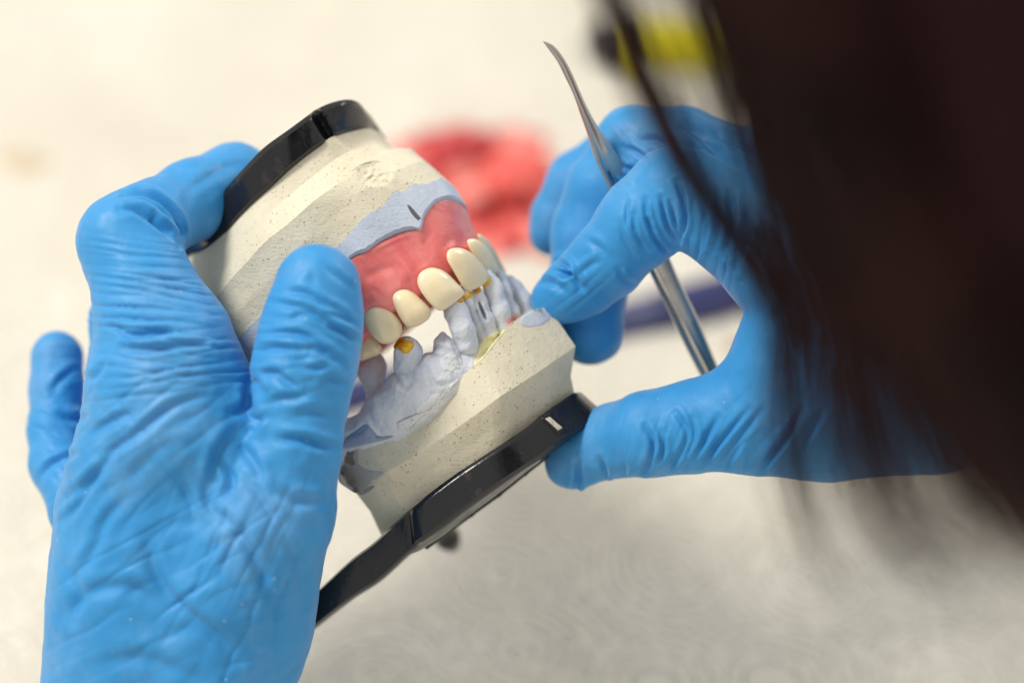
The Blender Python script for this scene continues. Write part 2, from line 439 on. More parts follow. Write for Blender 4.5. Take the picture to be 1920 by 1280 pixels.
rings = mathn(M_TOWEL, 'SINE', mathn(M_TOWEL, 'MULTIPLY', v.outputs['Distance'], 74.0))
dots = tex_noise(M_TOWEL, 420, 1, 0.5, g)
hgt = mathn(M_TOWEL, 'MULTIPLY', ramp(M_TOWEL, rings, -0.2, 0.8), ramp(M_TOWEL, dots, 0.42, 0.56))
bn = bump(M_TOWEL, hgt, 0.0010, 0.8); bn = bump(M_TOWEL, tex_noise(M_TOWEL, 14, 3, 0.5, g), 0.012, 0.3, bn)
lk(M_TOWEL, bn, bsdf(M_TOWEL).inputs['Normal'])
lk(M_TOWEL, mixcol(M_TOWEL, ramp(M_TOWEL, tex_noise(M_TOWEL, 9, 4, 0.6, g), 0.4, 0.8), (0.745, 0.705, 0.62), (0.66, 0.61, 0.515)), bsdf(M_TOWEL).inputs['Base Color'])
t = link('table', np.array([(-3, -1.2, -0.002), (3, -1.2, -0.002), (3, 4, -0.002), (-3, 4, -0.002), (-3, -1.2, -0.04), (3, -1.2, -0.04), (3, 4, -0.04), (-3, 4, -0.04)]),
         [(0, 1, 2, 3), (7, 6, 5, 4), (0, 4, 5, 1), (1, 5, 6, 2), (2, 6, 7, 3), (3, 7, 4, 0)], M_TABLE, smooth=False, world=True)
t['kind'] = 'structure'
def towel(x0, x1, y0, y1, z, amp, seed, label):
    nx, ny = 170, 150; X, Y = np.meshgrid(np.linspace(x0, x1, nx), np.linspace(y0, y1, ny), indexing='ij')
    P = np.stack([X.ravel(), Y.ravel(), np.zeros(nx*ny)], 1)
    P[:, 2] = z + (amp*np.clip(0.3+(P[:, 1]+.1)*6, .3, 2.6))*(0.5+0.5*np.array([mnoise.fractal(Vector((p[0]*13+seed, p[1]*10, seed)), 1.0, 2.0, 4) for p in P]))
    fr = [(i*ny+j, (i+1)*ny+j, (i+1)*ny+j+1, i*ny+j+1) for i in range(nx-1) for j in range(ny-1)]
    Q = P.copy(); Q[:, 2] -= 0.0006
    o = nx*ny; fb = [tuple(reversed([q+o for q in f])) for f in fr]
    bd = [(i*ny, (i+1)*ny) for i in range(nx-1)]+[((nx-1)*ny+j, (nx-1)*ny+j+1) for j in range(ny-1)]+[((i+1)*ny+ny-1, i*ny+ny-1) for i in range(nx-1)]+[(j+1, j) for j in range(ny-1)]
    fs = [(b, a, a+o, b+o) for a, b in bd]
    return tag(link('paper_towel', np.vstack([P, Q]), fr+fb+fs, M_TOWEL, world=True), label, 'paper towel')
towel(-1.3, 1.3, -0.62, 1.6, 0.002, 0.010, 1.3, 'embossed white paper towel covering the table under and behind the hands')

# ------------------------------------------------------------------ upper cast
up = thing('upper_dental_cast', 'cream plaster upper jaw cast with black mounting plate, topmost in the left hand', 'dental cast', PW(600, 420, 1.5))
A0 = [(709, 244, 2.0), (693, 219, 1.5), (674, 194, 1.0), (652, 187, .6), (621, 193, .3), (590, 207, .1), (581, 214, .05), (540, 244, -.1), (496, 276, -.1), (465, 307, 0), (434, 341, .25), (412, 366, .5), (395, 390, .75), (372, 425, 1.2), (352, 460, 1.8)]
A1 = [(709, 246, 2.2), (697, 243, 1.6), (684, 242, 1.1), (652, 249, .6), (627, 257, .3), (615, 263, .15), (600, 275, .1), (574, 294, 0), (540, 322, -.1), (509, 351, -.1), (477, 379, .05), (449, 407, .25), (424, 435, .5), (384, 467, 1.0), (356, 479, 1.8)]
A0 = A0+[(338, 482, 2.6)]; A1 = A1+[(340, 496, 2.6)]; A0 = [(x, y, d+.5) for x, y, d in A0]; A1 = [(x, y, d+.5) for x, y, d in A1]
def shift(p, dx, dy, dd): return [(x+dx, y+dy, d+dd) for x, y, d in p]
def plate_rows():
    a0, a1 = ring(A0), ring(A1)
    for r in (a0, a1):  # outline waviness is kept low: a moulded part
        pass
    # bevelled rim: inner top, top edge, outer face, bottom edge, inner bottom
    inn = ring(shift(A0, 14, 16, 0.55)); top = ring(shift(A0, 2, 3, 0.14))
    f0 = a0*0.86+a1*0.14; f0[:, 2] -= 0.10
    f1 = a0*0.12+a1*0.88; f1[:, 2] -= 0.07
    bot = a1.copy(); bot[:, 2] += 0.02
    ib = ring(shift(A1, 5, 3, 0.7))
    rows = loft([inn, top, a0, f0, f1, bot, ib], [3, 2, 2, 12, 2, 3])
    for k, r in enumerate(rows):
        for i in range(NF):
            x, y = r[i, 0], r[i, 1]
            u = (x-590)*0.86-(y-210)*(0.5)      # across the notch, which runs down to the right
            v_ = (x-590)*0.5+(y-210)*0.86
            if -16 < u < 14 and v_ > -25: r[i, 2] += 0.32*math.exp(-(u/8.5)**4); 
    return rows
v, f = rows_mesh(plate_rows()); link('mounting_plate', v, flip_out(v, f), M_PLATE, up, sharp=40)
SB = [(743, 279, 1.9), (730, 280, 1.5), (715, 284, 1.1), (677, 307, .55), (640, 335, .2), (590, 372, -.05), (540, 416, -.15), (496, 451, -.1), (459, 491, .1), (427, 526, .4), (394, 570, .9), (365, 612, 1.6)]
SA = [(x, y-2, d+.04) for x, y, d in A1]
SM = [(722, 262, 2.3), (709, 260, 1.7), (697, 264, 1.35), (664, 279, 1.0), (628, 299, .66), (582, 334, .42), (540, 369, .3), (503, 401, .3), (468, 435, .42), (438, 467, .66), (409, 502, 1.0), (375, 540, 1.4), (346, 556, 2.3)]
SB2 = [(771, 279, 1.8), (752, 281, 1.3), (722, 289, .95), (680, 312, .5), (642, 339, .15), (591, 375, -.12), (541, 419, -.2), (497, 454, -.15), (460, 494, .06), (428, 529, .36), (395, 573, .86), (366, 615, 1.6)]
CB = [(859, 360, 1.9), (846, 346, 1.5), (827, 335, 1.05), (802, 344, .7), (771, 347, .5), (755, 360, .4), (740, 360, .32), (715, 388, .18), (684, 407, .05), (652, 441, -.05), (631, 463, -.1), (560, 522, -.05), (490, 590, .15), (442, 640, .6), (405, 690, 1.4)]
CM = [(815, 318, 1.75), (802, 306, 1.35), (785, 303, 1.0), (760, 312, .7), (725, 329, .4), (690, 352, .18), (655, 380, .05), (600, 428, -.12), (560, 466, -.18), (500, 530, 0), (440, 590, .4), (395, 640, 1.3)]
rows = loft([ring(SA), ring(SM), ring(SB, jit=1.5), ring(SB2, jit=1.2), ring(CM), ring(CB, jit=3)], [9, 9, 1, 14, 12])
def rough_chip(r):
    for i in range(NF):
        x, y = r[i, 0], r[i, 1]
        e = ((x-703)/34)**2+((y-326)/24)**2
        if e < 1.3: r[i, 2] += 0.10*max(0, 1-e)**.5 + 0.07*mnoise.noise(Vector((x*0.12, y*0.12, 1)))*max(0, 1.3-e)
for r in rows: rough_chip(r)
v, f = rows_mesh(rows); link('stone_block', v, flip_out(v, f), M_STONE, up, sharp=28)
CL = [(874, 388, 1.85), (868, 376, 1.5), (846, 366, 1.0), (827, 369, .8), (809, 379, .62), (793, 401, .45), (789, 419, .36), (785, 427, .32), (771, 424, .3), (746, 429, .25), (715, 444, .15), (684, 465, .0), (656, 479, -.03), (590, 545, -.02), (530, 620, .2), (480, 690, .6), (440, 750, 1.4)]
cb = ring(shift(CB, 0, 0, -0.035), jit=3); cl = ring(CL, jit=1.6); cl2 = ring(shift(CL, 4, 8, .0), jit=1)
cl[:, 2] -= 0.10
v, f = rows_mesh(loft([ring(shift(CB, -2, -2, 0.4)), cb, cl, cl2], [1, 8, 3])); blue_layer = link('blue_stone_layer', v, flip_out(v, f), M_BLUE, up, sharp=35)
decal('pencil_mark', [blue_layer], [(763, 384), (769, 386), (781, 399), (791, 412), (785, 414), (772, 401)], M_PENCIL, up, .004, 0, 24, 4)

# ------------------------------------------------------------------ wax denture
den = thing('wax_denture', 'pink wax denture base with ivory teeth between the two casts', 'denture', PW(780, 520, .8))
G0 = [(876, 392, 1.95), (866, 378, 1.6), (846, 370, 1.12), (827, 372, .9), (809, 383, .72), (796, 404, .56), (790, 425, .45), (771, 430, .4), (746, 435, .34), (715, 450, .22), (684, 471, .1), (656, 485, .05), (600, 550, .1), (560, 620, .4), (540, 680, 1.2)]
G1 = [(887, 424, 1.9), (875, 415, 1.4), (858, 412, .92), (838, 414, .65), (818, 424, .47), (806, 440, .36), (795, 456, .28), (776, 464, .22), (752, 472, .15), (722, 490, .05), (695, 510, -.02), (665, 535, -.05), (620, 590, 0), (585, 645, .3), (560, 700, 1.2)]
G2 = [(899, 443, 1.9), (886, 446, 1.35), (868, 452, .85), (845, 462, .5), (825, 475, .3), (808, 490, .18), (790, 505, .1), (768, 520, .03), (742, 535, -.03), (715, 552, -.05), (690, 572, -.05), (668, 595, -.02), (640, 630, .05), (605, 675, .35), (585, 720, 1.2)]
G3 = [(915, 465, 1.9), (903, 470, 1.4), (888, 480, .95), (862, 495, .52), (842, 512, .35), (822, 530, .25), (805, 543, .15), (785, 555, .08), (760, 570, .03), (735, 585, 0), (708, 605, .0), (685, 628, .05), (662, 660, .15), (635, 695, .4), (610, 735, 1.2)]
G4 = [(925, 488, 2.0), (912, 494, 1.6), (898, 508, 1.2), (877, 526, .85), (858, 542, .7), (838, 556, .6), (817, 563, .5), (793, 566, .45), (768, 582, .4), (744, 600, .4), (718, 624, .45), (694, 652, .5), (672, 680, .6), (645, 712, .8), (625, 745, 1.4)]
G0 = [(x, y, d-.14) for x, y, d in G0]
rows = loft([ring(G0, 2.0), ring(G1, 2.0), ring(G2, 2.0), ring(G3, 1.8), ring(G4, 1.4)], [8, 8, 8, 6])
v, f = rows_mesh(rows); V, N, F = subdivided(v, flip_out(v, f), 1)
TEETH = {  # outline (photo pixels), depth, tilt, front height
 1: ([(897, 441), (912, 448), (927, 468), (938, 490), (947, 507), (946, 516), (938, 516), (928, 500), (915, 480), (903, 462)], 1.6, 1.5, .4, .15),
 2: ([(877, 455), (884, 449), (898, 452), (913, 465), (926, 485), (935, 502), (933, 510), (920, 514), (908, 510), (898, 496), (886, 478)], .98, .95, .1, .18),
 3: ([(839, 478), (844, 469), (858, 466), (874, 470), (890, 481), (904, 497), (914, 513), (911, 526), (898, 537), (882, 543), (871, 540), (860, 524), (849, 505), (841, 491)], .45, .75, -.05, .2),
 4: ([(784, 528), (789, 513), (805, 504), (822, 505), (838, 513), (855, 530), (867, 544), (867, 553), (852, 566), (833, 579), (822, 580), (809, 570), (797, 556), (788, 542)], .12, .3, -.1, .22),
 5: ([(737, 560), (743, 548), (757, 543), (773, 548), (790, 562), (803, 576), (807, 587), (801, 598), (787, 608), (773, 612), (763, 611), (752, 597), (743, 580)], .02, .1, -.1, .22),
 6: ([(681, 597), (687, 582), (700, 574), (716, 576), (735, 586), (749, 603), (752, 617), (749, 630), (737, 640), (719, 643), (706, 636), (692, 621)], .05, 0, -.1, .24),
 7: ([(667, 628), (678, 618), (695, 625), (708, 640), (715, 655), (710, 664), (697, 669), (679, 675), (667, 670), (660, 650)], .42, -.3, 0, .22),
}
fwd = np.array([0, 0, -1.0])
face = N @ fwd
uv = proj(V)
sk = []
for k in TEETH:
    o = TEETH[k][0]; n = len(o); h = n//2+2
    pts = o[-2:]+o[:h-1]
    c = np.mean(o, 0)
    sk.append(([tuple(c+(np.array(p)-c)*1.10) for p in pts], 6.5, -0.016, 0.2))
sk += [([(700, 470), (740, 450), (770, 440)], 4, -0.02), ([(690, 520), (720, 505), (745, 500)], 7, 0.02), ([(720, 560), (700, 545), (690, 560)], 6, .02),
       ([(812, 480), (800, 455), (815, 430)], 9, 0.012), ([(770, 545), (772, 525), (790, 500)], 8, 0.014), ([(845, 440), (838, 460), (835, 480)], 7, .012)]
V = V + N*(stroke_disp(uv, face, sk) + 0.018*pnoise(V, 2.2))[:, None]
link('gum_base', V, F, M_GUM, den)
def tooth_mod(k):
    o = np.array(TEETH[k][0]); c = o.mean(0); rs = np.random.default_rng(k)
    ax = np.array([0.55, 0.83]); pr = np.array([0.83, -0.55]); ph = rs.uniform(0, 6)
    def m(xy, r):
        e = xy-c; u = e@ax/45; w = e@pr/28
        return -0.05*max(0, u)**2 + 0.022*math.cos(w*5+ph)*max(0, u+0.2)
    return m
for k, (o, d, gx, gy, hf) in TEETH.items():
    c_ = np.mean(o, 0); o = [tuple(c_+(np.array(p_)-c_)*1.045) for p_ in o]
    v, f = pillow(o, d, gx, gy, hf, 0.22, mod=tooth_mod(k), p=2.6, q=1.9); link('tooth', v, f, M_TOOTH, den)

# ------------------------------------------------------------------ lower cast
lo = thing('lower_dental_cast', 'cream plaster lower jaw cast with blue stone tooth stumps on black plate', 'dental cast', PW(860, 780, 1.2))
LG = [(1030, 577, 1.0), (1004, 579, .8), (981, 589, .68), (950, 614, .5), (924, 643, .38), (908, 665, .3), (887, 686, .27), (870, 703, .25), (852, 718, .25), (838, 732, .27), (812, 766, .3), (783, 789, .32), (749, 804, .36), (715, 818, .4), (666, 835, .5), (637, 842, .75), (610, 852, 1.3)]
LH = [(1079, 649, .95), (1059, 663, .8), (1030, 683, .57), (1001, 703, .36), (960, 729, .06), (938, 743, -.1), (887, 781, -.1), (838, 815, -.08), (783, 850, -.04), (755, 867, 0), (727, 883, .05), (700, 903, .4), (671, 928, 1.1)]
LM = [(1070, 705, 1.1), (1052, 716, .93), (1028, 732, .68), (996, 754, .43), (955, 783, .14), (925, 803, .03), (880, 833, .03), (836, 862, .06), (790, 892, .12), (765, 910, .18), (740, 930, .3), (716, 945, .6), (694, 958, 1.2)]
LI = [(1077, 738, 1.15), (1047, 758, .9), (1020, 777, .65), (987, 804, .42), (944, 833, .15), (915, 852, .07), (887, 870, .07), (852, 893, .12), (806, 927, .2), (780, 948, .28), (760, 966, .4), (737, 986, .8), (715, 1003, 1.4)]
inner = ring(shift(LG, -6, 6, 1.2), 2.2)
rows = loft([inner, ring(LG, jit=3.0, smooth=False), ring(LH, jit=.7, smooth=False), ring(LM, smooth=False), ring(LI, jit=1.0, smooth=False)], [4, 16, 9, 5])
v, f = rows_mesh(rows); base_o = link('stone_base', v, flip_out(v, f), M_STONE, lo, sharp=25)
J0 = [(1089, 735, 1.5), (1075, 737, 1.0), (1047, 755, .68), (1020, 774, .42), (1013, 779, .36), (987, 801, .16), (944, 830, -.06), (887, 867, -.15), (852, 890, -.12), (806, 924, -.08), (785, 942, -.02), (770, 955, .1), (755, 970, .5)]
J1 = [(1133, 774, 1.4), (1116, 789, .95), (1073, 818, .53), (1056, 828, .4), (1018, 856, .13), (980, 881, -.07), (935, 911, -.2), (877, 952, -.2), (832, 986, -.17), (800, 1008, -.12), (787, 1017, -.05), (775, 1024, .1), (762, 1032, .5)]
J2 = [(1128, 782, 2.0), (1112, 796, 1.4), (1072, 824, 1.0), (1050, 838, .85), (1014, 864, .65), (985, 886, .6), (935, 925, .7), (880, 966, .75), (835, 1001, .75), (803, 1022, .7), (790, 1030, .65), (777, 1036, .6), (765, 1040, .9)]
j0, j1, j2 = ring(J0), ring(J1), ring(J2)
f0 = j0*.88+j1*.12; f0[:, 2] -= .07; f1 = j0*.12+j1*.88; f1[:, 2] -= .09
rows = loft([ring(shift(J0, 6, 8, .7)), j0, f0, f1, j1, j2, ring(shift(J2, -10, -10, .6))], [3, 2, 12, 2, 4, 2])
v, f = rows_mesh(rows); plate_o = link('mounting_plate', v, flip_out(v, f), M_PLATE, lo, sharp=40)
decal('slot_rim', [plate_o], [(1012, 781), (1022, 777), (1033, 773), (1048, 786), (1066, 804), (1058, 811), (1047, 817), (1030, 800)], M_PLATE, lo, .03, 0, 40, 6)
decal('key_slot', [plate_o], [(1019, 783), (1030, 779), (1058, 803), (1048, 809)], M_STONE, lo, .045, 0, 40, 6, closed=False)
# rear arm of the plate, running down to the left behind the wrist
bt = crom([(782, 944, .12), (758, 962, .14), (736, 982, .25), (698, 1017, .35), (657, 1048, .4), (605, 1096, .5), (540, 1155, .7), (470, 1220, 1.0)], 60)
bb = crom([(800, 1008, .1), (785, 1022, .04), (763, 1040, .14), (712, 1086, .25), (660, 1120, .35), (598, 1168, .45), (545, 1212, .65), (480, 1275, 1.0)], 60)
secs = [bt + [6, 6, .9], bt + [1, 1, .06], bt*.92+bb*.08 + [0, 0, -.03], bt*.08+bb*.92 + [0, 0, -.03], bb + [0, 0, .06], bb + [3, 3, .9]]
n = 60; v = cc(np.vstack(secs)); f = []
for s in range(6):
    for i in range(n-1):
        a = s*n+i; b = ((s+1) % 6)*n+i; f.append((a, a+1, b+1, b))
f.append(tuple(s*n for s in range(6))); f.append(tuple(s*n+n-1 for s in reversed(range(6))))
link('plate_arm', v, flip_out(v, f), M_PLATE, lo, sharp=40)
fd = Field(); fd.chain([(1026, 856, 1.1, 3.5), (985, 887, 1.25, 4), (935, 927, 1.3, 4), (884, 964, 1.3, 4), (832, 1002, 1.25, 4), (800, 1026, 1.1, 4)], .05); v, f = fd.mesh(.025); link('lower_rail', v, flip_out(v, f), M_PLATE, lo)
fd = Field(); fd.chain([(800, 960, 3.0, 22), (838, 1006, 4.2, 20), (846, 1018, 4.6, 18)]); v, f = fd.mesh(.06); link('support_post', v, flip_out(v, f), M_PLATE, lo)

def organic(name, chains, h, m, parent, namp=0.02, nsc=3.0, k=0.15, sub=1, extra=None, sharp=None, strokes=None):
    fd = Field()
    for c in chains: fd.chain(c, k)
    v, f = fd.mesh(h); V, N, F = subdivided(v, flip_out(v, f), sub)
    nn = namp*fbm(V, nsc, 4)
    if strokes: nn = nn + stroke_disp(proj(V), N @ fwd, strokes)
    V = V + N*nn[:, None]
    if extra: V = extra(V, N)
    return link(name, V, F, m, parent, sharp=sharp)
ridge_o = organic('ridge', [[(988, 594, 1.5, 12), (950, 618, 1.2, 20), (910, 655, 1.0, 30), (868, 695, .75, 42), (820, 716, .62, 55), (778, 748, .6, 60), (738, 782, .66, 54), (696, 815, .8, 40), (640, 838, 1.05, 30), (600, 855, 1.3, 30)],
                  [(700, 740, 1.0, 15), (708, 790, .9, 30)], [(655, 815, .8, 30), (700, 810, .55, 28), (745, 800, .45, 22)]],
        .035, M_RIDGE, lo, .035, 2.8, strokes=[([(800, 690), (815, 720), (840, 720)], 5, .04), ([(735, 700), (755, 725), (775, 715)], 5, .04), ([(640, 820), (670, 810), (690, 795)], 4, .03), ([(690, 795), (710, 815), (725, 818)], 4, -.04), ([(700, 725), (690, 760), (700, 790)], 6, .03)])
STUMPS = [
 ([(954, 524, 1.75, 9), (966, 540, 1.75, 13), (982, 564, 1.65, 14), (990, 585, 1.6, 13)], []),
 ([(934, 510, 1.4, 8), (940, 521, 1.35, 8), (948, 545, 1.3, 10), (961, 586, 1.2, 11), (964, 604, 1.2, 12)], []),
 ([(914, 514, 1.0, 10), (919, 526, 1.0, 12), (926, 545, .95, 16), (937, 580, .9, 17), (944, 612, .95, 19)], []),
 ([(889, 536, .78, 7), (896, 551, .76, 8), (902, 570, .74, 10), (912, 600, .74, 12), (920, 625, .8, 14)], [([(896, 562), (904, 583), (911, 600)], 3, .06)]),
 ([(869, 543, .74, 7), (877, 558, .7, 8), (882, 574, .72, 9), (894, 606, .74, 10), (904, 630, .8, 13)], []),
 ([(846, 562, .55, 11), (851, 573, .46, 15), (856, 586, .42, 20), (867, 615, .4, 20), (876, 645, .5, 22)], []),
 ([(829, 627, .5, 4), (831, 643, .5, 13), (836, 660, .46, 22), (846, 682, .5, 27)], [([(803, 655), (822, 650), (842, 662)], 5, .05), ([(828, 630), (836, 650), (848, 664)], 4, .03)]),
 ([(764, 650, .42, 18), (765, 660, .36, 25), (762, 690, .40, 21), (758, 714, .5, 12)], []),
 ([(686, 688, 1.15, 20), (702, 684, 1.15, 20), (698, 705, 1.1, 19), (702, 745, 1.0, 16)], []),
]
stumps = [organic('tooth_stump', [ch], .03, M_RIDGE, lo, .022, 4.5, strokes=st) for ch, st in STUMPS]
LOW = stumps+[ridge_o, base_o]
for ch in ([(909, 532, .84, 6.5), (914, 528, .84, 7.5)], [(894, 546, .64, 5.5), (897, 544, .64, 5.5)], [(872, 560, .6, 4.5), (880, 552, .6, 6)], [(860, 565, .3, 4), (866, 562, .32, 4)]):
    organic('wax_spot', [ch], .02, M_YEL, lo, .01, 8)
decal('wax_spot', LOW, [(738, 652), (743, 640), (752, 632), (762, 638), (774, 640), (776, 648), (768, 660), (757, 663), (750, 656)], M_YEL, lo, .015, .02, 32, 7)
decal('cavity_shade', stumps, [(896, 566), (901, 568), (908, 582), (913, 596), (908, 597), (901, 583)], M_DARK, lo, .006, 0, 24, 4)  # dark patch painting the shade in the stump's slit
decal('blue_patch', [base_o], [(974, 602), (985, 589), (1002, 580), (1028, 579), (1035, 592), (1022, 606), (1000, 613), (980, 611)], M_BLUE, lo, .006)
decal('wax_or_lit_ledge', LOW, [(950, 600), (960, 592), (972, 588), (966, 600), (956, 611)], M_PINK, lo, .01)
decal('wax_or_lit_ledge', LOW, [(888, 687), (894, 662), (903, 638), (918, 628), (948, 616), (940, 630), (920, 655), (905, 674)], M_PALE, lo, .012, .0)  # pale yellow patch paints the light on the stone ledge
M_CHALK = stone('white_chalk', (0.80, 0.80, 0.80), (0.62, 0.65, 0.70), pores=.5)
M_LEDGE = stone('slate_blue_stone', (0.33, 0.39, 0.54), (0.27, 0.33, 0.49), pores=.3)
jr = np.random.default_rng(3)
def ragged(top, bot, n=18, j=3.0):
    a, b = resample(np.array(top, float), n), resample(np.array(bot, float), n)[::-1]
    return [tuple(p+jr.normal(0, j, 2)*[.5, 1]) for p in np.vstack([a, b])]
decal('chalk_patch', LOW, ragged([(742, 798), (785, 786), (815, 762), (838, 728), (858, 706)], [(745, 807), (788, 797), (822, 772), (846, 738), (866, 712)]), M_CHALK, lo, .02, .01, 70, 8)
decal('chalk_patch', LOW, ragged([(776, 770), (795, 752), (812, 742), (826, 738)], [(778, 782), (800, 777), (818, 764), (832, 746)], 10, 2.5), M_CHALK, lo, .012, .012, 50, 6)
decal('chalk_patch', LOW, ragged([(824, 672), (845, 662), (856, 668)], [(828, 694), (846, 698), (862, 690)], 8, 2.0), M_CHALK, lo, .012, .01, 40, 6)
decal('stone_ledge', LOW, [(640, 840), (648, 822), (668, 806), (684, 795), (692, 798), (704, 812), (716, 822), (740, 817), (722, 824), (690, 832), (664, 838)], M_LEDGE, lo, .03, .01, 60, 8)
M_FACET_SHADE = stone('facet_shade_grey', (0.50, 0.47, 0.42), (0.42, 0.42, 0.43), pores=.4)  # grey tone for the shade painted on the left end facet
M_TAUPE = stone('hole_shade_taupe', (0.25, 0.21, 0.16), (0.2, 0.17, 0.14), pores=.4)  # dark tone painted for the shade in a small hole
decal('shade_or_stone_patch', [base_o], [(668, 838), (672, 850), (669, 866), (690, 880), (723, 886), (700, 904), (674, 925), (650, 914), (634, 899), (636, 870), (645, 846)], M_FACET_SHADE, lo, .012)  # patch that puts the end facet's shade into colour
decal('shade_or_stone_patch', [base_o], [(640, 846), (664, 842), (663, 856), (668, 870), (660, 874), (645, 866), (636, 858)], M_TAUPE, lo, .02)  # dark patch painted in place of a small hole
decal('shade_or_stone_patch', [base_o], [(646, 898), (664, 905), (678, 914), (672, 918), (655, 912)], M_BLUE, lo, .02)
decal('notch_shade', [base_o], [(673, 926), (690, 914), (702, 910), (698, 916), (684, 926)], M_DARK, lo, .015)  # dark patch painting the shade of a small groove

# ------------------------------------------------------------------ tweezers
tw = thing('tweezers', 'curved steel tweezers held in the right hand', 'tweezers', PW(1250, 520, 1.7))
def blade(name, le, re, depth, thick, parent=tw):
    n = 90; a = crom(le, n); b = crom(re, n); t = np.linspace(0, 1, n)[:, None]
    dd = np.interp(np.linspace(0, 1, n), [0, .4, 1], depth)[:, None]
    L = np.hstack([a, dd]); Rr = np.hstack([b, dd]); T = thick*np.minimum(1, .25+t*3)
    z = np.zeros((n, 2))
    def off(p, k): return p + np.hstack([z, T*k])
    mid = (L+Rr)/2
    secs = [off(L, .5), off(L*.9+Rr*.1, -.1), off(mid, -.28), off(L*.1+Rr*.9, -.1), off(Rr, .5), off(mid, .9)]
    v = cc(np.vstack(secs)); f = []
    for s in range(6):
        for i in range(n-1):
            q = s*n+i; r = ((s+1) % 6)*n+i; f.append((q, q+1, r+1, r))
    f.append(tuple(s*n for s in range(6))); f.append(tuple(s*n+n-1 for s in reversed(range(6))))
    return link(name, v, flip_out(v, f), M_STEEL, parent, sharp=30)
blade('blade', [(1017, 77), (1030, 95), (1045, 116), (1060, 146), (1075, 178), (1090, 220), (1102, 255), (1113, 292), (1122, 312), (1145, 362), (1180, 432), (1221, 517), (1250, 577), (1275, 630), (1317, 712), (1340, 760)],
      [(1020, 78), (1036, 94), (1053, 117), (1069, 150), (1082, 180), (1099, 220), (1112, 252), (1124, 282), (1132, 306), (1157, 360), (1191, 430), (1230, 512), (1262, 575), (1287, 624), (1330, 708), (1354, 756)], [-.2, 1.15, 2.1], .22)
blade('blade', [(1019, 78), (1036, 95), (1053, 117), (1069, 150), (1082, 180), (1099, 220), (1112, 252), (1124, 282), (1133, 306), (1158, 360), (1192, 430), (1231, 511), (1263, 574), (1288, 623), (1331, 707), (1355, 755)],
      [(1021, 78), (1038, 86), (1055, 106), (1072, 136), (1086, 168), (1103, 205), (1124, 242), (1154, 280), (1170, 305), (1196, 352), (1228, 420), (1256, 486), (1281, 540), (1310, 600), (1352, 700), (1378, 750)], [-.1, 1.3, 2.3], .2)

# ------------------------------------------------------------------ person: gloved hands and hair
per = thing('person', 'technician in blue gloves with long dark hair working on the denture', 'person', PW(1500, 900, 0))
def Z7(l): return [(420+x/3.2, 440+y/3.2) for x, y in l]
def Z5(l): return [(40+x/1.883, 600+y/1.883) for x, y in l]
def Z4(l): return [(40+x/2.909, 240+y/2.909) for x, y in l]
def Z8(l): return [(960+x/2.37, 180+y/2.37) for x, y in l]
def Z7b(l): return [(980+x/2.4, 640+y/2.4) for x, y in l]
def Z6(l): return [(1000+x/2, y/2) for x, y in l]
def hand(name, chains, h, strokes, waves, label, kg=.12):
    fd = Field()
    for c in chains: fd.chain(c[0], c[1], c[2], c[3])
    v, f = fd.mesh(h, kg); V, N, F = subdivided(v, flip_out(v, f), 1)
    global STROKE_W, STROKE_A
    STROKE_W, STROKE_A = 1.12, 1.25
    uv = proj(V); face = N @ fwd
    lowf = 0.035*fbm(V, 0.9, 2, 3.0) + 0.012*pnoise(V, 3.5)
    waves = [w[:6]+(w[6]*1.3,)+w[7:] for w in waves]
    V = V + N*(lowf + stroke_disp(uv, face, strokes) + wave_disp(uv, face, V, waves))[:, None]
    o = link(name, V, F, M_GLOVE, per); o['label'] = label
    return o
LEFT = [  # points: px, py, depth, radius px | blend | depth squash | group
 ([(480, 347, 2.3, 58), (440, 338, 2.0, 68), (360, 375, 1.3, 72), (288, 414, .5, 74), (236, 452, .05, 86)], .22, 1, 1),
 ([(236, 452, .05, 86), (262, 515, -.15, 88), (283, 575, -.25, 100), (308, 640, -.3, 120), (315, 715, -.3, 143), (330, 800, -.2, 165)], .3, 1, 1),
 ([(597, 534, -.85, 76), (592, 575, -.85, 83), (582, 625, -.85, 90), (570, 690, -.9, 93), (562, 760, -.9, 82), (545, 850, -.8, 92), (500, 960, -.6, 125), (430, 1080, -.3, 150)], .3, .95, 2),
 ([(330, 800, -.2, 165), (300, 900, 0, 165), (290, 1020, .1, 170), (275, 1150, .2, 172), (262, 1330, .3, 175)], .5, .8, 1),
 ([(430, 900, -.3, 140), (440, 1020, -.2, 160), (415, 1150, 0, 165), (370, 1330, .2, 170)], .5, .8, 1),
 ([(240, 960, .6, 128), (240, 1100, .6, 128), (215, 1300, .6, 130)], .5, .9, 1),
 ([(250, 780, 1.5, 85), (232, 690, 1.9, 66), (228, 600, 2.2, 56), (270, 500, 3.0, 55), (360, 430, 3.6, 55)], .2, 1, 3),
 ([(260, 840, 2.4, 75), (260, 720, 3.2, 60), (290, 600, 3.8, 52), (360, 520, 4.2, 50)], .2, 1, 4),
 ([(107, 668, 2.9, 49), (106, 730, 2.7, 49), (104, 800, 2.4, 51), (112, 868, 2.0, 53), (160, 960, 1.4, 65), (230, 1050, .9, 100)], .2, 1, 5),
]
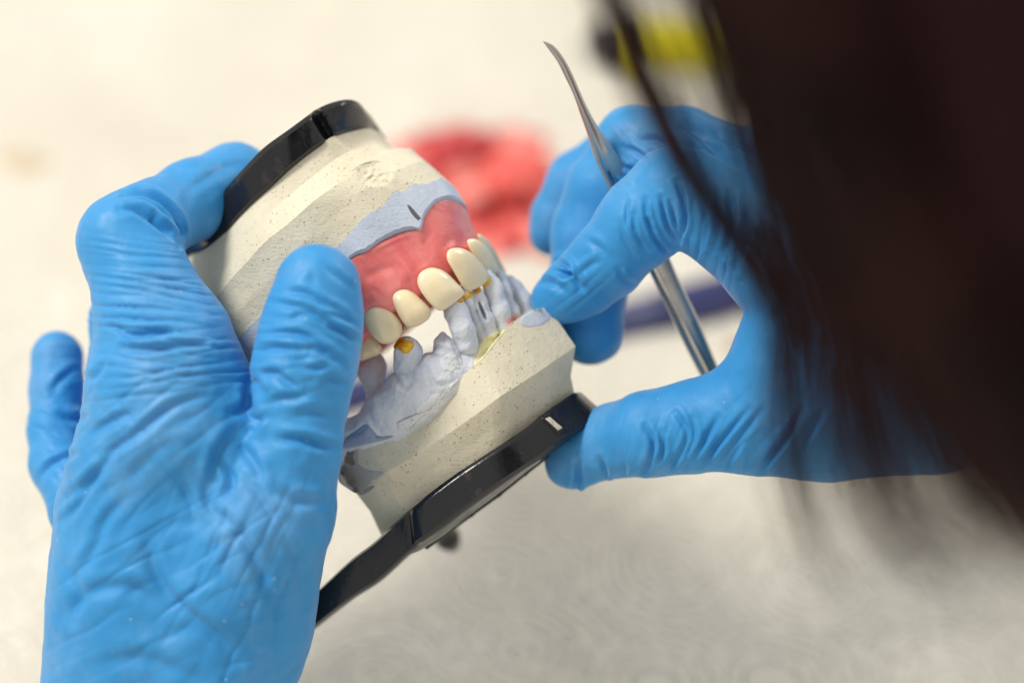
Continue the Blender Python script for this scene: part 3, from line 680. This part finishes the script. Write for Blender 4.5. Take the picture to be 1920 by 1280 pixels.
SL = [(Z7(p), w, a) for p, w, a in [
 ([(390, 350), (470, 350), (560, 390), (600, 420)], 6, .05), ([(290, 400), (400, 425), (520, 460), (640, 540), (780, 620)], 6, .06),
 ([(600, 190), (700, 265), (790, 335)], 6, .025), ([(510, 150), (470, 205), (400, 255)], 7, .014), ([(525, 180), (530, 270), (540, 340)], 7, .014),
 ([(410, 500), (460, 480), (540, 490)], 5, .04), ([(270, 590), (380, 590), (470, 600), (560, 660), (680, 740)], 6, .065),
 ([(200, 690), (300, 680), (420, 690), (500, 720)], 6, .08), ([(380, 740), (450, 750), (520, 740)], 6, .06), ([(450, 680), (560, 690), (640, 740), (700, 770)], 6, .06),
 ([(440, 790), (540, 800), (610, 790)], 6, .06), ([(220, 850), (300, 830), (380, 880), (470, 940)], 7, .07), ([(280, 1000), (380, 975), (500, 970)], 7, .06),
 ([(620, 470), (700, 500), (780, 540)], 5, .05), ([(640, 560), (720, 590), (790, 640)], 5, .05), ([(120, 1080), (200, 1110), (260, 1090)], 6, .05),
 ([(340, 1230), (450, 1220), (560, 1250), (680, 1280)], 7, .06), ([(600, 880), (640, 860), (710, 900)], 6, .05), ([(420, 1090), (520, 1060), (640, 1090)], 8, .05),
 ([(160, 860), (200, 900), (230, 960)], 7, .05), ([(560, 400), (660, 440), (760, 500)], 5, .04)]]
SL += [(Z5(p), w, a) for p, w, a in [
 ([(270, 480), (380, 420), (480, 340), (560, 290), (650, 260)], 8, .07), ([(250, 400), (330, 350), (400, 330)], 7, .05),
 ([(150, 640), (250, 560), (320, 470), (345, 430)], 8, .06), ([(150, 720), (220, 620), (260, 540)], 7, .05), ([(670, 590), (685, 500), (715, 435), (755, 395)], 9, .085),
 ([(705, 640), (745, 570), (705, 490)], 7, .08), ([(640, 560), (670, 660), (740, 720), (800, 800), (860, 930), (890, 1030)], 10, .07),
 ([(440, 770), (480, 900), (560, 1010), (680, 1100), (760, 1200)], 11, .08), ([(140, 1050), (250, 960), (350, 940), (430, 960), (520, 1040)], 12, .05),
 ([(450, 770), (540, 720), (680, 720)], 11, .025), ([(880, 415), (1000, 425), (1110, 470)], 9, .045), ([(240, 1230), (400, 1190), (560, 1240), (640, 1290)], 13, .045),
 ([(500, 1110), (600, 1090), (700, 1130)], 13, .03), ([(800, 560), (860, 650), (900, 720)], 9, .06), ([(770, 430), (830, 520), (850, 600)], 8, .06),
 ([(110, 250), (150, 200), (195, 175)], 6, .05), ([(140, 335), (180, 350), (222, 345)], 6, .07), ([(70, 555), (110, 510), (195, 470)], 6, .06),
 ([(200, 900), (260, 800), (300, 700), (380, 620)], 9, .05), ([(880, 600), (980, 640), (1090, 640)], 10, .05), ([(920, 760), (980, 880), (990, 1000)], 11, .05),
 ([(560, 560), (600, 640), (610, 700)], 9, .05), ([(740, 330), (790, 300), (800, 220)], 8, .09), ([(800, 280), (830, 350), (800, 410)], 7, .06),
 ([(240, 215), (270, 185), (290, 150)], 6, .06), ([(380, 560), (470, 470), (560, 420)], 11, .04), ([(160, 860), (200, 960), (180, 1060)], 10, .05)]]
SL += [(Z4(p), w, a) for p, w, a in [
 ([(560, 372), (660, 360), (760, 400), (840, 480), (872, 570), (862, 650)], 5, .10), ([(540, 440), (620, 445), (700, 490), (780, 560), (850, 625)], 6, .09), ([(580, 400), (680, 400), (770, 460), (835, 540)], 4, .05),
 ([(720, 470), (740, 520), (800, 570)], 5, .06), ([(900, 350), (1000, 280), (1100, 225), (1210, 190)], 8, .022),
 ([(500, 1080), (580, 1120), (700, 1120), (820, 1110)], 6, .09), ([(560, 1200), (680, 1210), (850, 1190), (1000, 1180)], 6, .07)]]
WL = [(250, 860, 150, 200, 49, 46, .045, 1.8), (470, 930, 120, 140, -20, 36, .03, 1.8), (480, 1120, 140, 240, 22, 60, .05, 2.0), (300, 600, 105, 190, 97, 19, .055, 2.6), (285, 520, 50, 130, 100, 15, .05, 2.0), (330, 690, 70, 170, 84, 22, .05, 2.4), (575, 700, 110, 100, 70, 30, .016, 3.0), (330, 1130, 170, 240, 60, 46, .05, 3.0), (220, 850, 120, 140, 140, 30, .03, 2.5), (490, 1000, 160, 120, 25, 40, .04, 2.6), (110, 790, 60, 60, 110, 24, .03, 2)]
hand('glove', LEFT, .062, SL, WL, 'left blue glove gripping the casts with thumb in front and forearm running down')
RIGHT = [
 ([(1040, 563, 1.35, 44), (1062, 551, 1.25, 54), (1094, 530, 1.1, 61), (1141, 487, .85, 69), (1200, 420, .55, 79), (1262, 364, .35, 90)], .2, 1, 1),
 ([(1272, 366, .42, 84), (1335, 385, .3, 96), (1420, 420, .1, 120), (1500, 470, -.1, 150), (1600, 560, -.2, 190)], .3, 1, 6),
 ([(1190, 278, 1.9, 74), (1140, 360, 2.15, 78), (1112, 440, 2.3, 76), (1103, 530, 2.3, 72), (1108, 622, 2.2, 63)], .2, 1, 2),
 ([(1190, 278, 1.9, 74), (1280, 290, 1.4, 84), (1400, 350, 1.0, 105), (1500, 430, .8, 140)], .3, 1, 2),
 ([(1160, 300, 3.3, 62), (1085, 345, 3.6, 58), (1048, 410, 3.8, 50), (1036, 438, 3.8, 44)], .2, 1, 3),
 ([(1160, 300, 3.3, 62), (1300, 320, 2.6, 80), (1450, 420, 1.8, 110)], .3, 1, 3),
 ([(1240, 340, 4.2, 50), (1170, 400, 4.8, 44), (1140, 470, 5.0, 40)], .2, 1, 4),
 ([(1240, 340, 4.2, 50), (1400, 400, 3.0, 85)], .2, 1, 4),
 ([(1072, 868, 1.35, 50), (1095, 848, 1.3, 56), (1150, 826, 1.1, 66), (1220, 812, .55, 78), (1300, 800, .4, 84), (1400, 782, .2, 100), (1500, 745, 0, 150)], .25, .95, 5),
 ([(1500, 745, 0, 150), (1580, 690, -.1, 195), (1600, 560, -.2, 190)], .4, .8, 5),
 ([(1580, 690, -.1, 195), (1720, 690, -.2, 190), (1900, 670, -.4, 190), (2050, 650, -.6, 190)], .4, .8, 5),
]
SR = [(Z8(p), w, a) for p, w, a in [
 ([(730, 380), (765, 480), (768, 560), (745, 640)], 4.5, .11), ([(660, 450), (690, 570), (742, 650)], 4, .08), ([(605, 550), (640, 640), (698, 705)], 4, .07), ([(590, 460), (600, 540), (620, 600)], 4, .05),
 ([(535, 530), (550, 610), (600, 690)], 4, .05), ([(515, 470), (512, 560), (530, 600)], 4, .035), ([(700, 470), (725, 560), (745, 620)], 3.5, .05), ([(480, 560), (500, 640), (550, 720)], 5, .035),
 ([(212, 735), (262, 775), (235, 800)], 5, .10), ([(205, 785), (270, 800), (310, 860)], 5, .08), ([(335, 640), (385, 672), (420, 720)], 6, .03), ([(300, 790), (350, 752), (390, 735)], 6, .03), ([(120, 830), (180, 830), (240, 870)], 6, .05),
 ([(465, 290), (500, 320), (540, 330)], 5, .06), ([(500, 225), (560, 255), (600, 290)], 5, .06), ([(570, 200), (630, 195), (680, 215)], 6, .06), ([(470, 330), (500, 360), (520, 350)], 5, .05), ([(440, 360), (470, 390), (500, 390)], 5, .05), ([(470, 770), (500, 820), (545, 840)], 5, .04)]]
SR += [(Z7b(p), w, a) for p, w, a in [
 ([(245, 540), (248, 620), (215, 690)], 5, .09), ([(350, 530), (372, 580), (362, 630)], 5, .07), ([(550, 380), (590, 460), (565, 550), (520, 605)], 5, .08), ([(620, 410), (628, 490), (580, 570)], 5, .06), ([(690, 320), (742, 410), (710, 500), (650, 575)], 5, .07),
 ([(760, 350), (772, 440), (715, 540)], 5, .06), ([(880, 340), (820, 440), (750, 545)], 5, .06), ([(1020, 300), (900, 440), (800, 550)], 5, .07), ([(1090, 290), (960, 440), (880, 545)], 6, .06), ([(1260, 300), (1190, 420), (1120, 510), (1070, 570)], 6, .12), ([(460, 560), (450, 610)], 5, .04),
 ([(1350, 310), (1280, 420), (1230, 520)], 7, .07), ([(1000, 440), (940, 520), (900, 570)], 5, .05)]]
SR += [(Z6(p), w, a) for p, w, a in [
 ([(740, 720), (748, 840), (715, 960)], 6, .07), ([(800, 740), (805, 880), (760, 1010)], 6, .07), ([(860, 740), (870, 880), (830, 1000)], 7, .06), ([(620, 720), (650, 830), (640, 920)], 5, .06), ([(560, 470), (700, 580), (820, 650)], 8, .08), ([(500, 440), (640, 500), (800, 560), (900, 640)], 8, .07), ([(690, 700), (700, 830), (680, 940)], 5, .05), ([(1010, 1040), (940, 1140), (880, 1240)], 8, .07)]]
WR = [(1350, 450, 90, 80, 12, 20, .05, 2.0), (1330, 860, 170, 45, 15, 22, .05, 1.6), (1190, 300, 50, 50, -40, 14, .03, 2), (1450, 340, 140, 60, 65, 24, .03, 1.5), (1080, 540, 60, 60, 50, 20, .02, 2), (1500, 800, 120, 100, 40, 30, .03, 2)]
hand('glove', RIGHT, .062, SR, WR, 'right blue glove holding tweezers with thumb under the lower cast', .07)

# hair: many strands that follow guide locks
def hair():
    guides = [  # px, py for one lock each, from the crown down
        [(1085, -160), (1140, 10), (1205, 170), (1290, 335), (1400, 480), (1465, 600), (1470, 760), (1485, 900), (1535, 1050), (1610, 1180)],
        [(1300, -160), (1370, 0), (1420, 160), (1470, 320), (1530, 480), (1575, 640), (1600, 800), (1650, 940), (1760, 1040), (1920, 1085)],
        [(1400, -160), (1445, 0), (1490, 200), (1590, 400), (1690, 560), (1770, 720), (1830, 850), (1890, 950), (1970, 1030), (2080, 1075)],
        [(1560, -160), (1600, 0), (1660, 220), (1760, 420), (1830, 560), (1880, 720), (1930, 840), (1990, 930), (2080, 990), (2190, 1020)],
        [(1900, -160), (1930, 0), (1960, 220), (2000, 420), (2040, 560), (2090, 700), (2140, 780), (2200, 840), (2260, 880), (2360, 900)]]
    Gd = np.array([crom(g_, 22) for g_ in guides])
    V = []; F = []
    def strand(u, jx, jy, dd, r, wob, end):
        k = min(int(u), len(Gd)-2); t = u-k
        c = Gd[k]*(1-t)+Gd[k+1]*t
        n = max(6, int(22*end)); c = c[:n].copy()
        s = np.linspace(0, 1, n); ph = rng.uniform(0, 6, 2)
        c[:, 0] += jx*(0.5+s) + rng.normal(0, 26)*s**2*min(1, u+.35) + wob*np.sin(s*5+ph[0])*s; c[:, 1] += jy*s + rng.normal(0, 34)*s**2*min(1, u+.35) + wob*.5*np.sin(s*4+ph[1])*s
        dep = dd + 1.2*np.sin(s*2.2+ph[0]) + 1.5*s
        p = wd(cc(np.column_stack([c, dep])))
        rr = r*(1-.75*s**2)/100
        tg = np.gradient(p, axis=0); tg /= np.linalg.norm(tg, axis=1)[:, None]
        a = np.cross(tg, [0.3, 1, 0.2]); a /= np.linalg.norm(a, axis=1)[:, None]; b = np.cross(tg, a)
        base = len(V)
        for i in range(n):
            for q in range(3):
                th = q*2.0944; V.append(p[i]+rr[i]*(a[i]*math.cos(th)+b[i]*math.sin(th)))
        for i in range(n-1):
            for q in range(3):
                x = base+i*3+q; y = base+i*3+(q+1) % 3; F.append((x, y, y+3, x+3))
    for _ in range(150): strand(abs(rng.normal(0, .06)), rng.normal(0, 19), rng.normal(0, 22), rng.uniform(-14.5, -12.0), .017, 8, rng.uniform(.62, 1))
    for _ in range(26): strand(rng.uniform(.3, .9), rng.normal(0, 12), rng.normal(0, 15), rng.uniform(-15, -12.5), .014, 14, rng.uniform(.6, 1))
    for _ in range(230): strand(1+rng.normal(0, .17), rng.normal(0, 30), rng.normal(0, 34), rng.uniform(-15.5, -13), .016, 16, rng.uniform(.6, 1))
    for _ in range(240): strand(rng.uniform(1.0, 2.0), rng.normal(0, 12), rng.normal(0, 20), rng.uniform(-17, -13), .016, 16, rng.uniform(.65, 1))
    for _ in range(2200): strand(1.72+2.25*rng.uniform(0, 1)**.7, rng.normal(0, 22), rng.normal(0, 24), rng.uniform(-19, -13), .022, 16, rng.uniform(.72, 1))
    for _ in range(220): strand(rng.uniform(.7, 2.6), rng.normal(0, 55), rng.normal(0, 60), rng.uniform(-16, -12), .010, 22, rng.uniform(.7, 1))
    return np.array(V), F
hv, hf_ = hair()
o = link('hair', hv, hf_, M_HAIR, per, world=True); o['kind'] = 'stuff'
fd = Field(); fd.chain([(2050, -120, -19, 420), (2160, 260, -18.6, 330), (2300, 560, -18, 240)], 2.0)
v, f = fd.mesh(.35); link('head', v, flip_out(v, f), M_SKIN, per)

# ------------------------------------------------------------------ things on the table behind
M_RED = mat('red_wax', (0.80, 0.12, 0.10), 0.45, 0.4, sss=0.2, sssr=(1, .3, .2), ssc=0.004)
M_RED2 = mat('pale_red_wax', (0.86, 0.27, 0.23), 0.5, 0.4, sss=0.2, sssr=(1, .3, .2), ssc=0.004)
M_RED3 = mat('deep_red_wax', (0.52, 0.045, 0.05), 0.4, 0.4)
dR = table_d(890, 440)
heap = thing('wax_heap', 'heap of red and pink wax scraps on the white table behind the cast', 'wax', PW(890, 440, dR))
cR = PW(872, 415, table_d(872, 415))*100
mv = []; mf = []
for j in range(15):
    for k in range(40):
        ph = 2*math.pi*k/40; rr = 3.9*j/14*(1+.12*mnoise.noise(Vector((math.cos(ph)*1.5, math.sin(ph)*1.5, 3)))); x, y = rr*math.cos(ph)*1.05, rr*math.sin(ph)*.95
        mv.append(cR+np.array([x, y, .02+1.5*max(0, 1-(j/14)**2)*(1+.5*mnoise.noise(Vector((x*1.3, y*1.3, 1))))]))
for j in range(14):
    for k in range(40): mf.append((j*40+k, (j+1)*40+k, (j+1)*40+(k+1) % 40, j*40+(k+1) % 40))
link('mound', np.array(mv)*.01, mf, M_RED, heap, world=True)
for i in range(110):
    a = rng.uniform(0, 6.28); rad = 3.7*math.sqrt(rng.uniform(0, 1)); hgt = max(0.3, (1-(rad/3.9)**2)*2.2*rng.uniform(.5, 1))
    c = cR + np.array([rad*math.cos(a)*1.05, rad*math.sin(a)*.9, hgt])
    nu, nv = 12, 8; rx, ry, rz = rng.uniform(.4, .85), rng.uniform(.35, .8), rng.uniform(.2, .5); tw_ = rng.uniform(0, 3)
    vv = []; ff = []
    for j in range(nv+1):
        th = math.pi*j/nv
        for k in range(nu):
            ph = 2*math.pi*k/nu; x, y, z = math.sin(th)*math.cos(ph), math.sin(th)*math.sin(ph), math.cos(th)
            q = 1+.35*mnoise.noise(Vector((x*1.7+i, y*1.7, z*1.7)))
            x, y, z = x*rx*q, y*ry*q, z*rz*q
            vv.append(c+np.array([x*math.cos(tw_)-y*math.sin(tw_), x*math.sin(tw_)+y*math.cos(tw_), z]))
    for j in range(nv):
        for k in range(nu): ff.append((j*nu+k, (j+1)*nu+k, (j+1)*nu+(k+1) % nu, j*nu+(k+1) % nu))
    link('scrap', np.array(vv)*.01, ff, [M_RED, M_RED2, M_RED3][int(rng.integers(0, 3))], heap, world=True)
def rod(name, p0, p1, r0, r1, m, parent, n=28, capr=.6):
    p0, p1 = np.array(p0), np.array(p1); ax = p1-p0; L = np.linalg.norm(ax); ax /= L
    a = np.cross(ax, [0, 0, 1]); a /= np.linalg.norm(a); b = np.cross(ax, a)
    prof = [(0, 0), (0, r0*capr), (.05*r0, r0*.9), (.2*r0, r0), (L-.2*r1, r1), (L-.05*r1, r1*.9), (L, r1*capr), (L, 0)]
    vv = [p0+ax*s+(a*math.cos(k*2*math.pi/n)+b*math.sin(k*2*math.pi/n))*r for s, r in prof for k in range(n)]
    ff = [(j*n+k, j*n+(k+1) % n, (j+1)*n+(k+1) % n, (j+1)*n+k) for j in range(len(prof)-1) for k in range(n)]
    return link(name, np.array(vv)*.01, ff, m, parent, sharp=40, world=True)
def T(px, py, h): return PW(px, py, table_d(px, py, h))*100
M_NAVY = mat('navy_plastic', (0.03, 0.036, 0.13), 0.35, 0.5)
a, b = T(560, 778, .6), T(1230, 590, .6); e = T(1520, 512, .6)
pen = thing('marker_pen', 'dark navy blue pen lying across the table behind the lower cast', 'pen', PW(960, 670, table_d(960, 670)))
rod('barrel', a, b, .55, .57, M_NAVY, pen); rod('cap', b, e, .62, .60, M_NAVY, pen)
M_YELP = mat('yellow_plastic', (0.72, 0.62, 0.0), 0.35, 0.5); M_BLK = mat('black_cap', (0.015, 0.014, 0.014), 0.4)
hl = thing('highlighter', 'yellow highlighter with black cap lying at the back near the hair', 'highlighter', PW(1250, 110, table_d(1250, 110)))
a, b, e = T(1108, 98, .9), T(1178, 98, .9), T(1480, 80, .9)
rod('cap', a, b, .95, 1.0, M_BLK, hl); rod('barrel', b, e, .9, .9, M_YELP, hl)
def crumb(name, px, py, r, m, label, cat):
    c = T(px, py, r*.35); fdv = []; ff = []; nu, nv = 16, 10
    for j in range(nv+1):
        th = math.pi*j/nv
        for k in range(nu):
            ph = 2*math.pi*k/nu; x, y, z = math.sin(th)*math.cos(ph), math.sin(th)*math.sin(ph), math.cos(th); q = 1+.4*mnoise.noise(Vector((x*2+px, y*2, z*2)))
            fdv.append(c+np.array([x*r*q, y*r*q*.7, z*r*q*.4]))
    for j in range(nv):
        for k in range(nu): ff.append((j*nu+k, (j+1)*nu+k, (j+1)*nu+(k+1) % nu, j*nu+(k+1) % nu))
    return tag(link(name, np.array(fdv)*.01, ff, m, world=True), label, cat)
M_TAN = mat('tan_wax', (0.42, 0.25, 0.09), 0.5)
crumb('wax_crumb', 1392, 655, .55, M_TAN, 'tan wax crumb on the table framed by the right hand', 'wax')
crumb('wax_crumb', 1632, 940, .28, mat('brick_red_wax', (0.42, 0.10, 0.06), .5), 'brick red wax crumb on the towel below the right wrist', 'wax')
crumb('wax_crumb', 1398, 1000, .16, mat('rose_wax', (0.65, 0.30, 0.24), .5), 'tiny rose wax crumb on the towel below the right thumb', 'wax')
crumb('plaster_crumb', 45, 312, 1.0, mat('brown_plaster', (0.58, 0.47, 0.33), .7), 'brown plaster crumb on the crumpled towel at far left', 'plaster')
